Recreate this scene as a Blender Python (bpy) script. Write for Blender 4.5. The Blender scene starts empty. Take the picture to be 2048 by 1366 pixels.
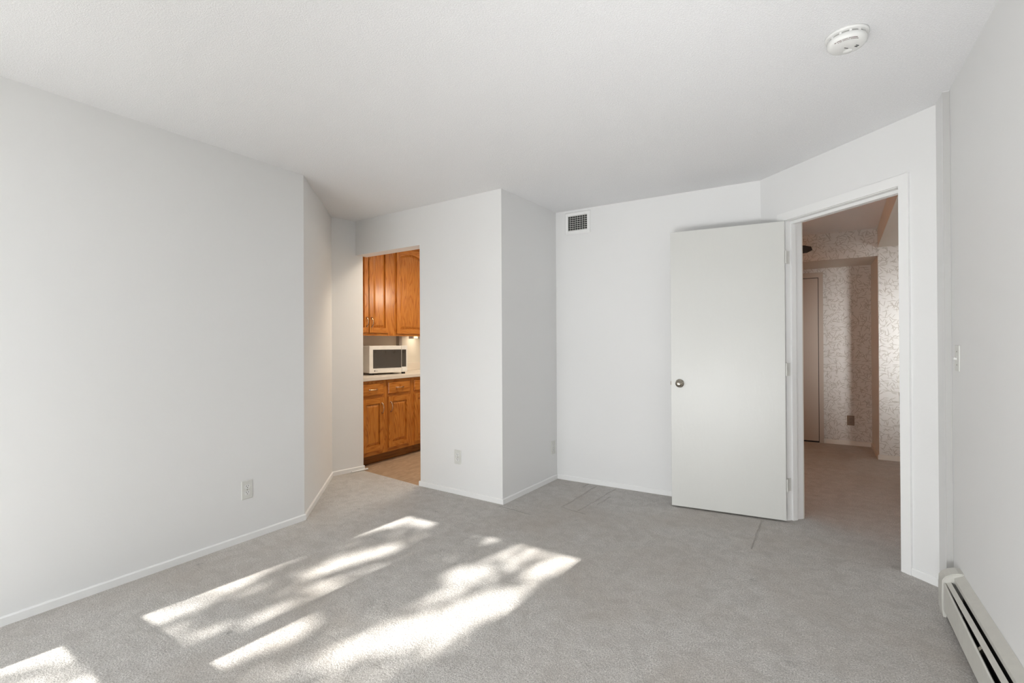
import bpy, bmesh, math, random
from mathutils import Vector, Matrix
random.seed(7)
sc = bpy.context.scene
COL = sc.collection
PI = math.pi
H = 2.44

# ------------------------------------------------------------------ camera
f_px, yaw, pitch, roll, eye = 964.8253, 31.9269, .2327, -.2803, 1.2402
a = math.radians(yaw); t = math.radians(pitch); r = math.radians(roll)
F0 = Vector((-math.sin(a), math.cos(a), 0)); R0 = Vector((math.cos(a), math.sin(a), 0)); U0 = Vector((0, 0, 1))
Fw = F0 * math.cos(t) + U0 * math.sin(t); Up = U0 * math.cos(t) - F0 * math.sin(t)
Rt = R0 * math.cos(r) + Up * math.sin(r); Up = Up * math.cos(r) - R0 * math.sin(r)
cam_data = bpy.data.cameras.new('camera')
cam = bpy.data.objects.new('camera', cam_data)
COL.objects.link(cam)
M = Matrix.Identity(4)
for i in range(3):
    M[i][0], M[i][1], M[i][2] = Rt[i], Up[i], -Fw[i]
M[0][3], M[1][3], M[2][3] = 0, 0, eye
cam.matrix_world = M
cam_data.sensor_width = 36
cam_data.lens = 36 * f_px / 2048
cam_data.clip_start = .02
sc.camera = cam

# ------------------------------------------------------------------ world, sun, light, exposure
SKY = 4.3
SUN = 10.5
world = bpy.data.worlds.new('world')
sc.world = world
world.use_nodes = True
bg = world.node_tree.nodes['Background']
bg.inputs[0].default_value = (0.93, 0.97, 1.0, 1)
bg.inputs[1].default_value = SKY

SUN_AZ, SUN_EL = math.radians(5.0), math.atan(2.05 / 3.29 * math.cos(math.radians(5)))
to_sun = Vector((-math.sin(SUN_AZ) * math.cos(SUN_EL), -math.cos(SUN_AZ) * math.cos(SUN_EL), math.sin(SUN_EL)))
sd = bpy.data.lights.new('sun', 'SUN')
sd.energy = SUN
sd.angle = 0.0093
sd.color = (1.0, 0.97, 0.92)
sun = bpy.data.objects.new('sun', sd)
sun.rotation_euler = to_sun.to_track_quat('Z', 'Y').to_euler()
sun.location = (-2, -8, 6)
COL.objects.link(sun)

def area(name, loc, direction, sx, sy, energy, color=(1, 1, 1), portal=False):
    l = bpy.data.lights.new(name, 'AREA')
    l.shape = 'RECTANGLE'; l.size = sx; l.size_y = sy; l.energy = energy; l.color = color
    l.cycles.is_portal = portal
    o = bpy.data.objects.new(name, l)
    o.location = loc
    o.rotation_euler = Vector(direction).to_track_quat('-Z', 'Y').to_euler()
    COL.objects.link(o)
    return o
def point(name, loc, energy, color, radius=.08):
    l = bpy.data.lights.new(name, 'POINT')
    l.energy = energy; l.color = color; l.shadow_soft_size = radius
    o = bpy.data.objects.new(name, l); o.location = loc; COL.objects.link(o)
    return o
WX0, WX1, WY = -2.765, -1.415, -.6            # sliding door opening in the rear wall
area('window_portal', ((WX0 + WX1) / 2, WY - .06, 1.03), (0, 1, 0), WX1 - WX0, 2.05, 1, portal=True)
area('hall_window_portal', (1.76, 3.55, 1.6), (-1, 0, 0), .5, .6, 1, portal=True)
# strengths: added fill behind the camera, then kitchen and hall light
REAR_FILL_UP = 7.6
REAR_FILL_LOW = 15.5
KITCHEN_LAMP = 16
HALL_WARM = 9
HALL_DAY = 10.5

sc.view_settings.view_transform = 'Standard'
sc.view_settings.look = 'None'
sc.view_settings.exposure = 0.13
sc.view_settings.gamma = 1.0
sc.view_settings.use_curve_mapping = False

# ------------------------------------------------------------------ material helpers
def new_mat(name):
    m = bpy.data.materials.new(name); m.use_nodes = True
    return m, m.node_tree, m.node_tree.nodes['Principled BSDF']
def N(nt, typ, **kw):
    n = nt.nodes.new(typ)
    for k, v in kw.items():
        if k.startswith('_'): setattr(n, k[1:], v)
        else: n.inputs[k].default_value = v
    return n
def math_n(nt, op, x, y=None, clamp=False):
    n = nt.nodes.new('ShaderNodeMath'); n.operation = op; n.use_clamp = clamp
    for i, v in enumerate((x, y)):
        if v is None: continue
        if isinstance(v, (int, float)): n.inputs[i].default_value = v
        else: nt.links.new(v, n.inputs[i])
    return n.outputs[0]
def vmath(nt, op, x, y=None, out=0):
    n = nt.nodes.new('ShaderNodeVectorMath'); n.operation = op
    for i, v in enumerate((x, y)):
        if v is None: continue
        if isinstance(v, (tuple, list)): n.inputs[i].default_value = v
        else: nt.links.new(v, n.inputs[i])
    return n.outputs[out]
def pos(nt): return nt.nodes.new('ShaderNodeNewGeometry').outputs['Position']
def noise(nt, vec, scale, detail=2, rough=.5, dist=0):
    n = nt.nodes.new('ShaderNodeTexNoise')
    n.inputs['Scale'].default_value = scale; n.inputs['Detail'].default_value = detail
    n.inputs['Roughness'].default_value = rough; n.inputs['Distortion'].default_value = dist
    nt.links.new(vec, n.inputs['Vector'])
    return n.outputs['Fac']
def ramp(nt, fac, stops, interp='LINEAR'):
    n = nt.nodes.new('ShaderNodeValToRGB'); e = n.color_ramp.elements; n.color_ramp.interpolation = interp
    while len(e) < len(stops): e.new(.5)
    for i, (p, c) in enumerate(stops):
        e[i].position = p; e[i].color = (*c, 1) if len(c) == 3 else c
    nt.links.new(fac, n.inputs[0])
    return n.outputs[0]
def mixc(nt, fac, c1, c2, mode='MIX'):
    n = nt.nodes.new('ShaderNodeMix'); n.data_type = 'RGBA'; n.blend_type = mode
    for sock, v in ((n.inputs[0], fac), (n.inputs[6], c1), (n.inputs[7], c2)):
        if isinstance(v, (int, float)): sock.default_value = v
        elif isinstance(v, tuple): sock.default_value = (*v, 1)
        else: nt.links.new(v, sock)
    return n.outputs[2]
def bump(nt, bsdf, height, strength, dist):
    b = nt.nodes.new('ShaderNodeBump'); b.inputs['Strength'].default_value = strength; b.inputs['Distance'].default_value = dist
    nt.links.new(height, b.inputs['Height']); nt.links.new(b.outputs[0], bsdf.inputs['Normal'])
    return b

def paint(name, col, rough=.5, bscale=60, bstr=.08, spec=.4):
    m, nt, b = new_mat(name)
    p = pos(nt)
    n1 = noise(nt, p, 1.3, 3)
    c = ramp(nt, n1, [(.3, tuple(v * .985 for v in col)), (.7, col)])
    nt.links.new(c, b.inputs['Base Color'])
    b.inputs['Roughness'].default_value = rough
    b.inputs['Specular IOR Level'].default_value = spec
    bump(nt, b, noise(nt, p, bscale, 3), bstr, .004)
    return m
def plain(name, col, rough=.4, metal=0.0, spec=.5):
    m, nt, b = new_mat(name)
    p = pos(nt)
    c = ramp(nt, noise(nt, p, 25, 2), [(.3, tuple(v * .94 for v in col)), (.7, col)])
    nt.links.new(c, b.inputs['Base Color'])
    b.inputs['Roughness'].default_value = rough; b.inputs['Metallic'].default_value = metal
    b.inputs['Specular IOR Level'].default_value = spec
    return m
def emit(name, col, strength):
    m, nt, b = new_mat(name)
    b.inputs['Base Color'].default_value = (*col, 1)
    b.inputs['Emission Color'].default_value = (*col, 1); b.inputs['Emission Strength'].default_value = strength
    return m

WALL = paint('wall_paint', (.835, .835, .828), .55)
WALLK = paint('kitchen_wall_paint', (.74, .70, .62), .55)
TRIM = paint('trim_paint', (.89, .89, .88), .38, 30, .05)
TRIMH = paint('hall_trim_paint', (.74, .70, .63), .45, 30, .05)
PLASTIC = plain('cream_plastic', (.74, .74, .70), .35)
PLASTW = plain('white_plastic', (.83, .83, .81), .35)
HEATM = plain('heater_enamel', (.66, .65, .60), .4)
DARK = plain('dark_slot', (.012, .011, .010), .6)
BRASSN = plain('aged_nickel', (.36, .33, .28), .22, 1.0)
BRASS = plain('antique_brass', (.62, .44, .28), .25, 1.0)
COUNTER = paint('laminate', (.72, .66, .58), .35, 60, .02)
MWB = plain('microwave_shell', (.80, .78, .74), .4)
GLASSD = plain('microwave_glass', (.022, .016, .013), .05, 0, .8)
GLASSD.node_tree.nodes['Principled BSDF'].inputs['IOR'].default_value = 1.6
BROWNPL = plain('brown_plastic', (.20, .12, .06), .4)
BLADE = plain('dark_blade', (.03, .022, .015), .5)

# door paint: satin with rolled vertical ripples
DOORP, nt, b = new_mat('door_paint')
p = pos(nt)
nt.links.new(ramp(nt, noise(nt, p, 2.0, 3), [(.3, (.66, .66, .63)), (.7, (.68, .68, .652))]), b.inputs['Base Color'])
b.inputs['Roughness'].default_value = .36; b.inputs['Specular IOR Level'].default_value = .5
sv = vmath(nt, 'MULTIPLY', p, (26, 26, 7))
bump(nt, b, noise(nt, sv, 1.0, 3, .55, 1.2), .35, .003)

# popcorn ceiling
CEIL, nt, b = new_mat('popcorn_ceiling')
p = pos(nt)
n1 = noise(nt, p, 150, 3, .7); n2 = noise(nt, p, 300, 2, .6)
hgt = math_n(nt, 'ADD', ramp(nt, n1, [(.42, (0, 0, 0)), (.62, (1, 1, 1))]), math_n(nt, 'MULTIPLY', n2, .6))
nt.links.new(ramp(nt, n1, [(.3, (.85, .85, .855)), (.6, (.93, .93, .935))]), b.inputs['Base Color'])
b.inputs['Roughness'].default_value = .95; b.inputs['Specular IOR Level'].default_value = .15
bump(nt, b, hgt, .4, .004)

def seg_sdf(nt, p, x0, y0, x1, y1):
    """distance in plan from point p to the segment, for pressed furniture marks and seams"""
    L = math.hypot(x1 - x0, y1 - y0); dx, dy = (x1 - x0) / L, (y1 - y0) / L
    q = vmath(nt, 'SUBTRACT', p, (x0, y0, 0))
    u = vmath(nt, 'DOT_PRODUCT', q, (dx, dy, 0), 1)
    v = vmath(nt, 'DOT_PRODUCT', q, (-dy, dx, 0), 1)
    uc = math_n(nt, 'MAXIMUM', math_n(nt, 'SUBTRACT', math_n(nt, 'ABSOLUTE', math_n(nt, 'SUBTRACT', u, L / 2)), L / 2), 0)
    return math_n(nt, 'SQRT', math_n(nt, 'ADD', math_n(nt, 'MULTIPLY', uc, uc), math_n(nt, 'MULTIPLY', v, v)))

CARPET, nt, b = new_mat('carpet')
p = pos(nt)
fine = noise(nt, p, 175, 3, .75); mid = noise(nt, p, 70, 3, .6); tuft = noise(nt, p, 14, 4, .6, .6)
big = noise(nt, vmath(nt, 'MULTIPLY', p, (1.0, 1.0, 1.0)), 1.1, 4, .6, .4)
wobble = nt.nodes.new('ShaderNodeTexNoise'); wobble.inputs['Scale'].default_value = 9
nt.links.new(p, wobble.inputs['Vector'])
pw = vmath(nt, 'ADD', p, vmath(nt, 'MULTIPLY', vmath(nt, 'SUBTRACT', wobble.outputs['Color'], (.5, .5, .5)), (.02, .02, 0)))
base = ramp(nt, fine, [(.33, (.23, .216, .202)), (.5, (.585, .56, .53)), (.67, (.94, .905, .87))])
base = mixc(nt, .25, base, ramp(nt, mid, [(.3, (.47, .453, .433)), (.7, (.69, .668, .642))]))
base = mixc(nt, math_n(nt, 'MULTIPLY', ramp(nt, tuft, [(.35, (1, 1, 1)), (.6, (0, 0, 0))]), .34), base, (.35, .33, .305))
base = mixc(nt, math_n(nt, 'MULTIPLY', ramp(nt, big, [(.45, (0, 0, 0)), (.72, (1, 1, 1))]), .55), base, (.44, .385, .33))
segs = [(-2.033, 3.078, -1.751, 3.046), (-1.618, 3.302, -1.597, 3.925), (-1.477, 3.298, -1.427, 3.927),
        (-1.618, 3.302, -1.41, 3.253), (-.304, 3.782, -.314, 3.221), (-1.408, 3.508, -1.392, 3.715), (-1.69, 3.85, -1.68, 3.96)]
groove = None
for s in segs:
    d = seg_sdf(nt, pw, *s)
    g = math_n(nt, 'SUBTRACT', 1, math_n(nt, 'DIVIDE', d, .010), True)
    groove = g if groove is None else math_n(nt, 'MAXIMUM', groove, g)
# small dents left by furniture feet
vor = nt.nodes.new('ShaderNodeTexVoronoi'); vor.inputs['Scale'].default_value = 1.15; vor.voronoi_dimensions = '2D'
nt.links.new(pw, vor.inputs['Vector'])
dent = math_n(nt, 'SUBTRACT', 1, math_n(nt, 'DIVIDE', vor.outputs['Distance'], .03), True)
dent = math_n(nt, 'MULTIPLY', dent, ramp(nt, noise(nt, p, 60, 2), [(.4, (0, 0, 0)), (.6, (1, 1, 1))]))
base = mixc(nt, math_n(nt, 'MULTIPLY', dent, .55), base, (.10, .09, .08))
base = mixc(nt, math_n(nt, 'MULTIPLY', groove, .18), base, (.17, .155, .14))
nt.links.new(base, b.inputs['Base Color'])
b.inputs['Roughness'].default_value = 1.0; b.inputs['Specular IOR Level'].default_value = .05
b.inputs['Sheen Weight'].default_value = .15
hg = math_n(nt, 'ADD', math_n(nt, 'MULTIPLY', fine, .5), math_n(nt, 'MULTIPLY', mid, .7))
hg = math_n(nt, 'ADD', hg, math_n(nt, 'MULTIPLY', tuft, .8))
hg = math_n(nt, 'SUBTRACT', hg, math_n(nt, 'MULTIPLY', groove, 1.1))
bump(nt, b, hg, .8, .008)

VINYL, nt, b = new_mat('tan_vinyl')
p = pos(nt)
n1 = noise(nt, vmath(nt, 'MULTIPLY', p, (14, 5, 1)), 1.6, 4, .6, .8)
nt.links.new(ramp(nt, n1, [(.3, (.33, .225, .14)), (.7, (.47, .33, .215))]), b.inputs['Base Color'])
b.inputs['Roughness'].default_value = .6
bump(nt, b, noise(nt, p, 80, 2), .15, .002)

def oak(name, axis, tint=1.0):
    m, nt, b = new_mat(name)
    p = pos(nt)
    st = {'z': (7, 7, .9), 'y': (7, .9, 7)}[axis]
    st2 = {'z': (160, 160, 5), 'y': (160, 5, 160)}[axis]
    q = vmath(nt, 'MULTIPLY', p, st)
    rings = noise(nt, q, 1.4, 2, .5, .5)
    w = math_n(nt, 'FRACT', math_n(nt, 'MULTIPLY', rings, 11))
    w = math_n(nt, 'ABSOLUTE', math_n(nt, 'SUBTRACT', w, .5))
    pores = noise(nt, vmath(nt, 'MULTIPLY', p, st2), 1.0, 2, .6)
    c = ramp(nt, w, [(0, (.40 * tint, .125 * tint, .018 * tint)), (.2, (.53 * tint, .19 * tint, .030 * tint)), (.5, (.57 * tint, .215 * tint, .036 * tint))])
    c = mixc(nt, math_n(nt, 'MULTIPLY', ramp(nt, pores, [(.34, (1, 1, 1)), (.5, (0, 0, 0))]), .35), c, (.24 * tint, .075 * tint, .014 * tint))
    nt.links.new(c, b.inputs['Base Color'])
    b.inputs['Roughness'].default_value = .24; b.inputs['Specular IOR Level'].default_value = .5
    bump(nt, b, pores, .15, .001)
    return m
OAK_V = oak('oak_vertical_grain', 'z'); OAK_H = oak('oak_horizontal_grain', 'y')
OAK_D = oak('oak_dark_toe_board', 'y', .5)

# wallpaper: pale ground printed with sprigs of narrow leaves
PAPER, nt, b = new_mat('leaf_wallpaper')
p = pos(nt)
sx = nt.nodes.new('ShaderNodeSeparateXYZ'); nt.links.new(p, sx.inputs[0])
hor = math_n(nt, 'ADD', sx.outputs[0], sx.outputs[1])
cb = nt.nodes.new('ShaderNodeCombineXYZ'); nt.links.new(hor, cb.inputs[0]); nt.links.new(sx.outputs[2], cb.inputs[1])
uv = cb.outputs[0]
mask = None
for k, (ox, oy, sc_, Ln, Wd) in enumerate([(0, 0, 10, .036, .0036), (.31, .17, 11, .032, .0034), (.73, .41, 10.5, .038, .0036), (.11, .83, 11.5, .030, .0034), (.57, .63, 10.7, .034, .0034), (.91, .27, 10.2, .036, .0036), (.22, .52, 11.2, .032, .0034), (.47, .93, 10.9, .034, .0034), (.66, .08, 11.7, .028, .003)]):
    off = vmath(nt, 'ADD', uv, (ox, oy, 0))
    v = nt.nodes.new('ShaderNodeTexVoronoi'); v.voronoi_dimensions = '2D'; v.inputs['Scale'].default_value = sc_
    nt.links.new(off, v.inputs['Vector'])
    d = vmath(nt, 'SUBTRACT', off, v.outputs['Position'])
    cs = nt.nodes.new('ShaderNodeSeparateColor'); nt.links.new(v.outputs['Color'], cs.inputs[0])
    ang = math_n(nt, 'ADD', math_n(nt, 'MULTIPLY', math_n(nt, 'SUBTRACT', cs.outputs[0], .5), 2.3), .9 * (k % 3 - 1))
    ds = nt.nodes.new('ShaderNodeSeparateXYZ'); nt.links.new(d, ds.inputs[0])
    ca, sa = math_n(nt, 'COSINE', ang), math_n(nt, 'SINE', ang)
    u = math_n(nt, 'ADD', math_n(nt, 'MULTIPLY', ds.outputs[0], ca), math_n(nt, 'MULTIPLY', ds.outputs[1], sa))
    w = math_n(nt, 'SUBTRACT', math_n(nt, 'MULTIPLY', ds.outputs[1], ca), math_n(nt, 'MULTIPLY', ds.outputs[0], sa))
    un = math_n(nt, 'DIVIDE', u, Ln)
    prof = math_n(nt, 'SUBTRACT', 1, math_n(nt, 'MULTIPLY', un, un))
    m_ = math_n(nt, 'SUBTRACT', math_n(nt, 'MULTIPLY', prof, Wd), math_n(nt, 'ABSOLUTE', w))
    m_ = math_n(nt, 'MULTIPLY', m_, 700, True)
    mask = m_ if mask is None else math_n(nt, 'MAXIMUM', mask, m_)
c = mixc(nt, math_n(nt, 'MULTIPLY', mask, .62), (.66, .64, .60), (.30, .26, .20))
nt.links.new(c, b.inputs['Base Color']); b.inputs['Roughness'].default_value = .7

# ------------------------------------------------------------------ geometry helpers
def BM(): return bmesh.new()
def box(bm, x0, y0, z0, x1, y1, z1, bev=0, mtx=None):
    vs = [bm.verts.new(c) for c in ((x0, y0, z0), (x1, y0, z0), (x1, y1, z0), (x0, y1, z0), (x0, y0, z1), (x1, y0, z1), (x1, y1, z1), (x0, y1, z1))]
    fs = [bm.faces.new([vs[i] for i in q]) for q in ((3, 2, 1, 0), (4, 5, 6, 7), (0, 1, 5, 4), (1, 2, 6, 5), (2, 3, 7, 6), (3, 0, 4, 7))]
    if bev:
        es = set(e for f in fs for e in f.edges)
        res = bmesh.ops.bevel(bm, geom=list(es), offset=bev, segments=2, profile=.5, affect='EDGES')
        vs = list({v for f in res['faces'] for v in f.verts} | {v for v in vs if v.is_valid})
    if mtx is not None: bmesh.ops.transform(bm, matrix=mtx, verts=[v for v in vs if v.is_valid])
    return bm
def prism(bm, pts, z0, z1):
    """vertical prism over a plan polygon; order does not matter, normals are fixed at link time"""
    lo = [bm.verts.new((x, y, z0)) for x, y in pts]; hi = [bm.verts.new((x, y, z1)) for x, y in pts]
    n = len(pts)
    bm.faces.new(lo[::-1]); bm.faces.new(hi)
    for i in range(n): bm.faces.new([lo[i], lo[(i + 1) % n], hi[(i + 1) % n], hi[i]])
    return bm
def lathe(bm, prof, n=32, mtx=None):
    """prof: (radius, height) around z"""
    rings = []
    new = []
    for r_, z in prof:
        if r_ < 1e-6:
            v = bm.verts.new((0, 0, z)); rings.append([v]); new.append(v)
        else:
            ring = [bm.verts.new((r_ * math.cos(2 * PI * i / n), r_ * math.sin(2 * PI * i / n), z)) for i in range(n)]
            rings.append(ring); new += ring
    for A_, B_ in zip(rings, rings[1:]):
        for i in range(n):
            j = (i + 1) % n
            if len(A_) == 1 and len(B_) == 1: continue
            if len(A_) == 1: bm.faces.new([A_[0], B_[i], B_[j]])
            elif len(B_) == 1: bm.faces.new([A_[i], A_[j], B_[0]])
            else: bm.faces.new([A_[i], A_[j], B_[j], B_[i]])
    if mtx is not None: bmesh.ops.transform(bm, matrix=mtx, verts=new)
    return bm
def tube(bm, pts, rad, n=8, flat=1.0):
    pts = [Vector(q) for q in pts]; rings = []
    for i, q in enumerate(pts):
        d = (pts[min(i + 1, len(pts) - 1)] - pts[max(i - 1, 0)]).normalized()
        up = Vector((0, 0, 1)) if abs(d.z) < .9 else Vector((0, 1, 0))
        s = d.cross(up).normalized(); u = s.cross(d)
        rr = rad[i] if isinstance(rad, (list, tuple)) else rad
        rings.append([bm.verts.new(q + s * rr * math.cos(2 * PI * k / n) + u * rr * flat * math.sin(2 * PI * k / n)) for k in range(n)])
    for A_, B_ in zip(rings, rings[1:]):
        for k in range(n): bm.faces.new([A_[k], A_[(k + 1) % n], B_[(k + 1) % n], B_[k]])
    bm.faces.new(rings[0][::-1]); bm.faces.new(rings[-1])
    return bm
def wloc(o):
    v = Vector((0, 0, 0))
    while o is not None:
        v = v + o.location; o = o.parent
    return v
def link(name, bm, mat, parent=None, smooth=False, local=False, label=None):
    """one mesh object; coordinates in bm are world ones unless local. Origin: the parent's origin, or the base of the mesh"""
    bmesh.ops.recalc_face_normals(bm, faces=bm.faces)
    me = bpy.data.meshes.new(name)
    o = bpy.data.objects.new(name, me); COL.objects.link(o)
    if parent is not None:
        o.parent = parent
        if not local: bmesh.ops.translate(bm, vec=-wloc(parent), verts=bm.verts)
    elif not local:
        xs = [v.co for v in bm.verts]
        c = Vector(((min(v.x for v in xs) + max(v.x for v in xs)) / 2, (min(v.y for v in xs) + max(v.y for v in xs)) / 2, min(v.z for v in xs)))
        bmesh.ops.translate(bm, vec=-c, verts=bm.verts); o.location = c
    bm.to_mesh(me); bm.free()
    for m in (mat if isinstance(mat, (list, tuple)) else [mat]): me.materials.append(m)
    if smooth:
        for pl in me.polygons: pl.use_smooth = True
    if label: o['label'] = label
    return o
def empty(name, loc, rz=0):
    o = bpy.data.objects.new(name, None); o.empty_display_size = .1; COL.objects.link(o)
    o.location = loc; o.rotation_euler = (0, 0, rz)
    return o
def tag(o, label, cat=None, group=None, kind=None):
    o['label'] = label
    if cat: o['category'] = cat
    if group: o['group'] = group
    if kind: o['kind'] = kind
    return o
def struct(name, bm, mat, label, **kw):
    o = link(name, bm, mat, **kw); o['kind'] = 'structure'; o['label'] = label
    return o
def copy_tree(o, parent=None):
    c = o.copy(); COL.objects.link(c); c.parent = parent
    for ch in list(o.children): copy_tree(ch, c)
    return c

# ------------------------------------------------------------------ plan
A = (-3.057, 2.12); B = (-3.8416, 2.957); Cc = (-3.790, 3.192); E = (-3.773, 3.270)
OP = (-2.92, 3.162); S = (-2.037, 3.122); W = (-1.999, 3.981); BEND = (-.3205, 4.0073)
dd = math.radians(42.8345); D = (math.cos(dd), -math.sin(dd)); Nn = (math.sin(dd), math.cos(dd))   # Nn points into the hall
def dw(s, n=0): return (BEND[0] + D[0] * s + Nn[0] * n, BEND[1] + D[1] * s + Nn[1] * n)
XR, XP = .563, .537
s_end = (XP - BEND[0]) / D[0]
J1, J2 = .2236, .9884; TH = .14; HEAD = 2.08
KW = -4.4          # kitchen side wall
HX = 1.7           # hall right wall

# ------------------------------------------------------------------ floor and ceiling
bm = BM()
pts = [(-3.3, -.72), (.8, -.72), (HX + .1, 1.9), (HX + .1, 7.2), (-2.08, 7.2), (-2.08, 3.155), (-2.92, 3.155), (-3.79, 3.255), (-4.6, 3.255), (-4.6, 2.9), (-3.3, 2.0)]
lo = [bm.verts.new((x, y, 0)) for x, y in pts]; bm.faces.new(lo)
res = bmesh.ops.extrude_face_region(bm, geom=bm.faces[:])
bmesh.ops.translate(bm, vec=(0, 0, -.1), verts=[g for g in res['geom'] if isinstance(g, bmesh.types.BMVert)])
struct('floor', bm, CARPET, 'grey cut-pile carpet with furniture marks and sun patches')
bm = prism(BM(), [(-2.08, 3.155), (-2.92, 3.155), (-3.79, 3.255), (-4.6, 3.255), (-4.6, 6.1), (-2.08, 6.1)], -.1, -.003)
struct('floor', bm, VINYL, 'tan kitchen floor beyond the opening')
struct('ceiling', box(BM(), -4.6, -.75, H, HX + .15, 7.25, H + .1), CEIL, 'white textured popcorn ceiling')

# ------------------------------------------------------------------ walls of the room
struct('wall_left', prism(BM(), [(A[0], -.72), A, (A[0] - .1, A[1] + .0), (A[0] - .12, -.72)], 0, H), WALL, 'long pale left wall with one outlet')
struct('wall_diagonal', prism(BM(), [A, B, (B[0] - .11, B[1] - .05), (A[0] - .1, A[1])], 0, H), WALL, 'short angled wall between left wall and kitchen passage')
struct('wall_passage', prism(BM(), [B, Cc, E, (KW - .1, 3.270), (KW - .1, B[1] - .05), (B[0] - .11, B[1] - .05)], 0, H), WALL, 'narrow wall left of the kitchen opening')
bm = prism(BM(), [OP, S, (S[0] + .001, S[1] + .13), (OP[0], OP[1] + .13)], 0, H)
prism(bm, [Cc, OP, (OP[0], OP[1] + .13), (E[0], Cc[1] + .13)], 2.108, H)
struct('wall_partition', bm, WALL, 'white wall with the kitchen opening and header')
struct('wall_closet', prism(BM(), [(S[0], S[1] + .0005), W, (W[0] - .12, W[1] + .1), (S[0] - .12, S[1] + .13), (S[0] - .0, S[1] + .13)], 0, H), WALL, 'shaded return wall of the alcove')
struct('wall_back', prism(BM(), [W, BEND, dw(0, .12), (W[0] - .12, W[1] + .1)], 0, H), WALL, 'bright alcove back wall behind the open door')
bm = prism(BM(), [dw(0), dw(J1 - .018), dw(J1 - .018, .14), dw(0, .14)], 0, H)
prism(bm, [dw(J2 + .018), dw(s_end), dw(s_end, .14), dw(J2 + .018, .14)], 0, H)
prism(bm, [dw(J1 - .018), dw(J2 + .018), dw(J2 + .018, .14), dw(J1 - .018, .14)], HEAD + .018, H)
struct('wall_doorway', bm, WALL, 'angled wall holding the hall doorway')
bm = prism(BM(), [(XR, -.72), (XR, 3.062), (XP, 3.062), dw(s_end), dw(s_end, .14), (XR + .14, 3.2), (XR + .14, -.72)], 0, H)
struct('wall_right', bm, WALL, 'near right wall with switch and a slim step at the corner')
bm = BM()
box(bm, -3.2, WY - .14, 0, WX0, WY, H); box(bm, WX1, WY - .14, 0, -1.2, WY, H); box(bm, -1.2, WY - .14, 0, .2, WY, .08); box(bm, -1.2, WY - .14, 2.05, .2, WY, H); box(bm, .2, WY - .14, 0, XR + .14, WY, H); box(bm, WX0, WY - .14, 2.05, WX1, WY, H)
struct('wall_rear', bm, WALL, 'wall behind the camera with the glazed patio door')
wf = empty('window_1', ((WX0 + WX1) / 2, WY - .07, 0)); tag(wf, 'patio door frame behind the camera', kind='structure')
link('frame_rail', box(BM(), WX0, WY - .05, .845, WX1, WY, .985), TRIM, wf)
link('frame_stile', box(BM(), -2.25, WY - .05, 0, -2.145, WY, 2.05), TRIM, wf)

w2_ = empty('added_window_2', (-.5, WY - .07, .08)); tag(w2_, 'unseen made-up tall window with closed white blinds behind the camera, added for fill light', kind='structure')  # unseen window, added to go with the fill lights below
for k in range(38): link('blind_slat', box(BM(), -1.198, WY - .06, .085 + k * .0515, .198, WY - .055, .085 + (k + 1) * .0515 - .002), TRIM, w2_)
lo_l = area('rear_fill_low', (-.5, WY + .02, .40), (0, 1, .04), 1.3, .5, REAR_FILL_LOW, (.98, .99, 1.0)); lo_l.data.spread = math.radians(100)  # added fill, thrown forward into the room from behind the camera
up_l = area('rear_fill_up', (-.15, WY + .03, .62), (.0, 1, .85), .6, .3, REAR_FILL_UP, (.98, .99, 1.0)); up_l.data.spread = math.radians(80)  # added fill, aimed up at the far ceiling
hd = area('hall_window_daylight', (1.66, 3.6, 1.35), (-.46, 2.76, -.10), .6, .9, HALL_DAY, (.93, .97, 1.0))
hd.data.spread = math.radians(42)
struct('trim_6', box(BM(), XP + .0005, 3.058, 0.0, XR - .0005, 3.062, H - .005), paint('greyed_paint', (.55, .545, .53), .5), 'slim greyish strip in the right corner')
# baseboards: 45 mm with eased top
def bboard(side, a_, b_, out, h=.042, th=.011, mat=TRIM, label='white baseboard'):
    ax, ay = a_; bx, by = b_; L = math.hypot(bx - ax, by - ay); nx, ny = out
    bm = BM()
    prof = [(0, 0), (th, 0), (th, h - .006), (th - .005, h), (0, h)]
    ends = []
    for (x, y) in (a_, b_): ends.append([bm.verts.new((x + nx * d_, y + ny * d_, z)) for d_, z in prof])
    n = len(prof)
    for i in range(n): bm.faces.new([ends[0][i], ends[0][(i + 1) % n], ends[1][(i + 1) % n], ends[1][i]])
    bm.faces.new(ends[0]); bm.faces.new(ends[1][::-1])
    return struct('baseboard_' + side, bm, mat, label)
def unit_n(a_, b_, flip=1):
    L = math.hypot(b_[0] - a_[0], b_[1] - a_[1]); return (flip * (b_[1] - a_[1]) / L, -flip * (b_[0] - a_[0]) / L)
bboard('left', (A[0], -.6), (A[0], A[1] + .005), (1, 0), label='white baseboard along the long left wall')
bboard('diagonal', A, B, unit_n(A, B), label='cream-lit baseboard under the short angled wall')
bboard('passage', (B[0], B[1]), (E[0] - .003, E[1] + .012), unit_n(B, E), label='baseboard left of the kitchen opening')
bboard('partition', (OP[0] - .01, OP[1]), (S[0] + .011, S[1]), unit_n(OP, S), label='white baseboard right of the kitchen opening')
bboard('closet', (S[0], S[1] - .011), W, (1, 0), label='shaded baseboard of the alcove return')
bboard('back', W, (BEND[0], BEND[1]), unit_n(W, BEND), label='white baseboard of the alcove back wall')
bboard('doorway', dw(J2 + .055), dw(s_end), (-Nn[0], -Nn[1]), label='white baseboard right of the doorway casing')
# loose shoe moulding strip on the carpet at the kitchen opening
bm = BM(); tube(bm, [(-3.775, 3.13, .008), (-3.745, 3.30, .008)], .008, 8)
tag(link('shoe_moulding', bm, TRIM), 'thin cream moulding strip on the floor at the left foot of the kitchen opening', 'moulding')

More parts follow.
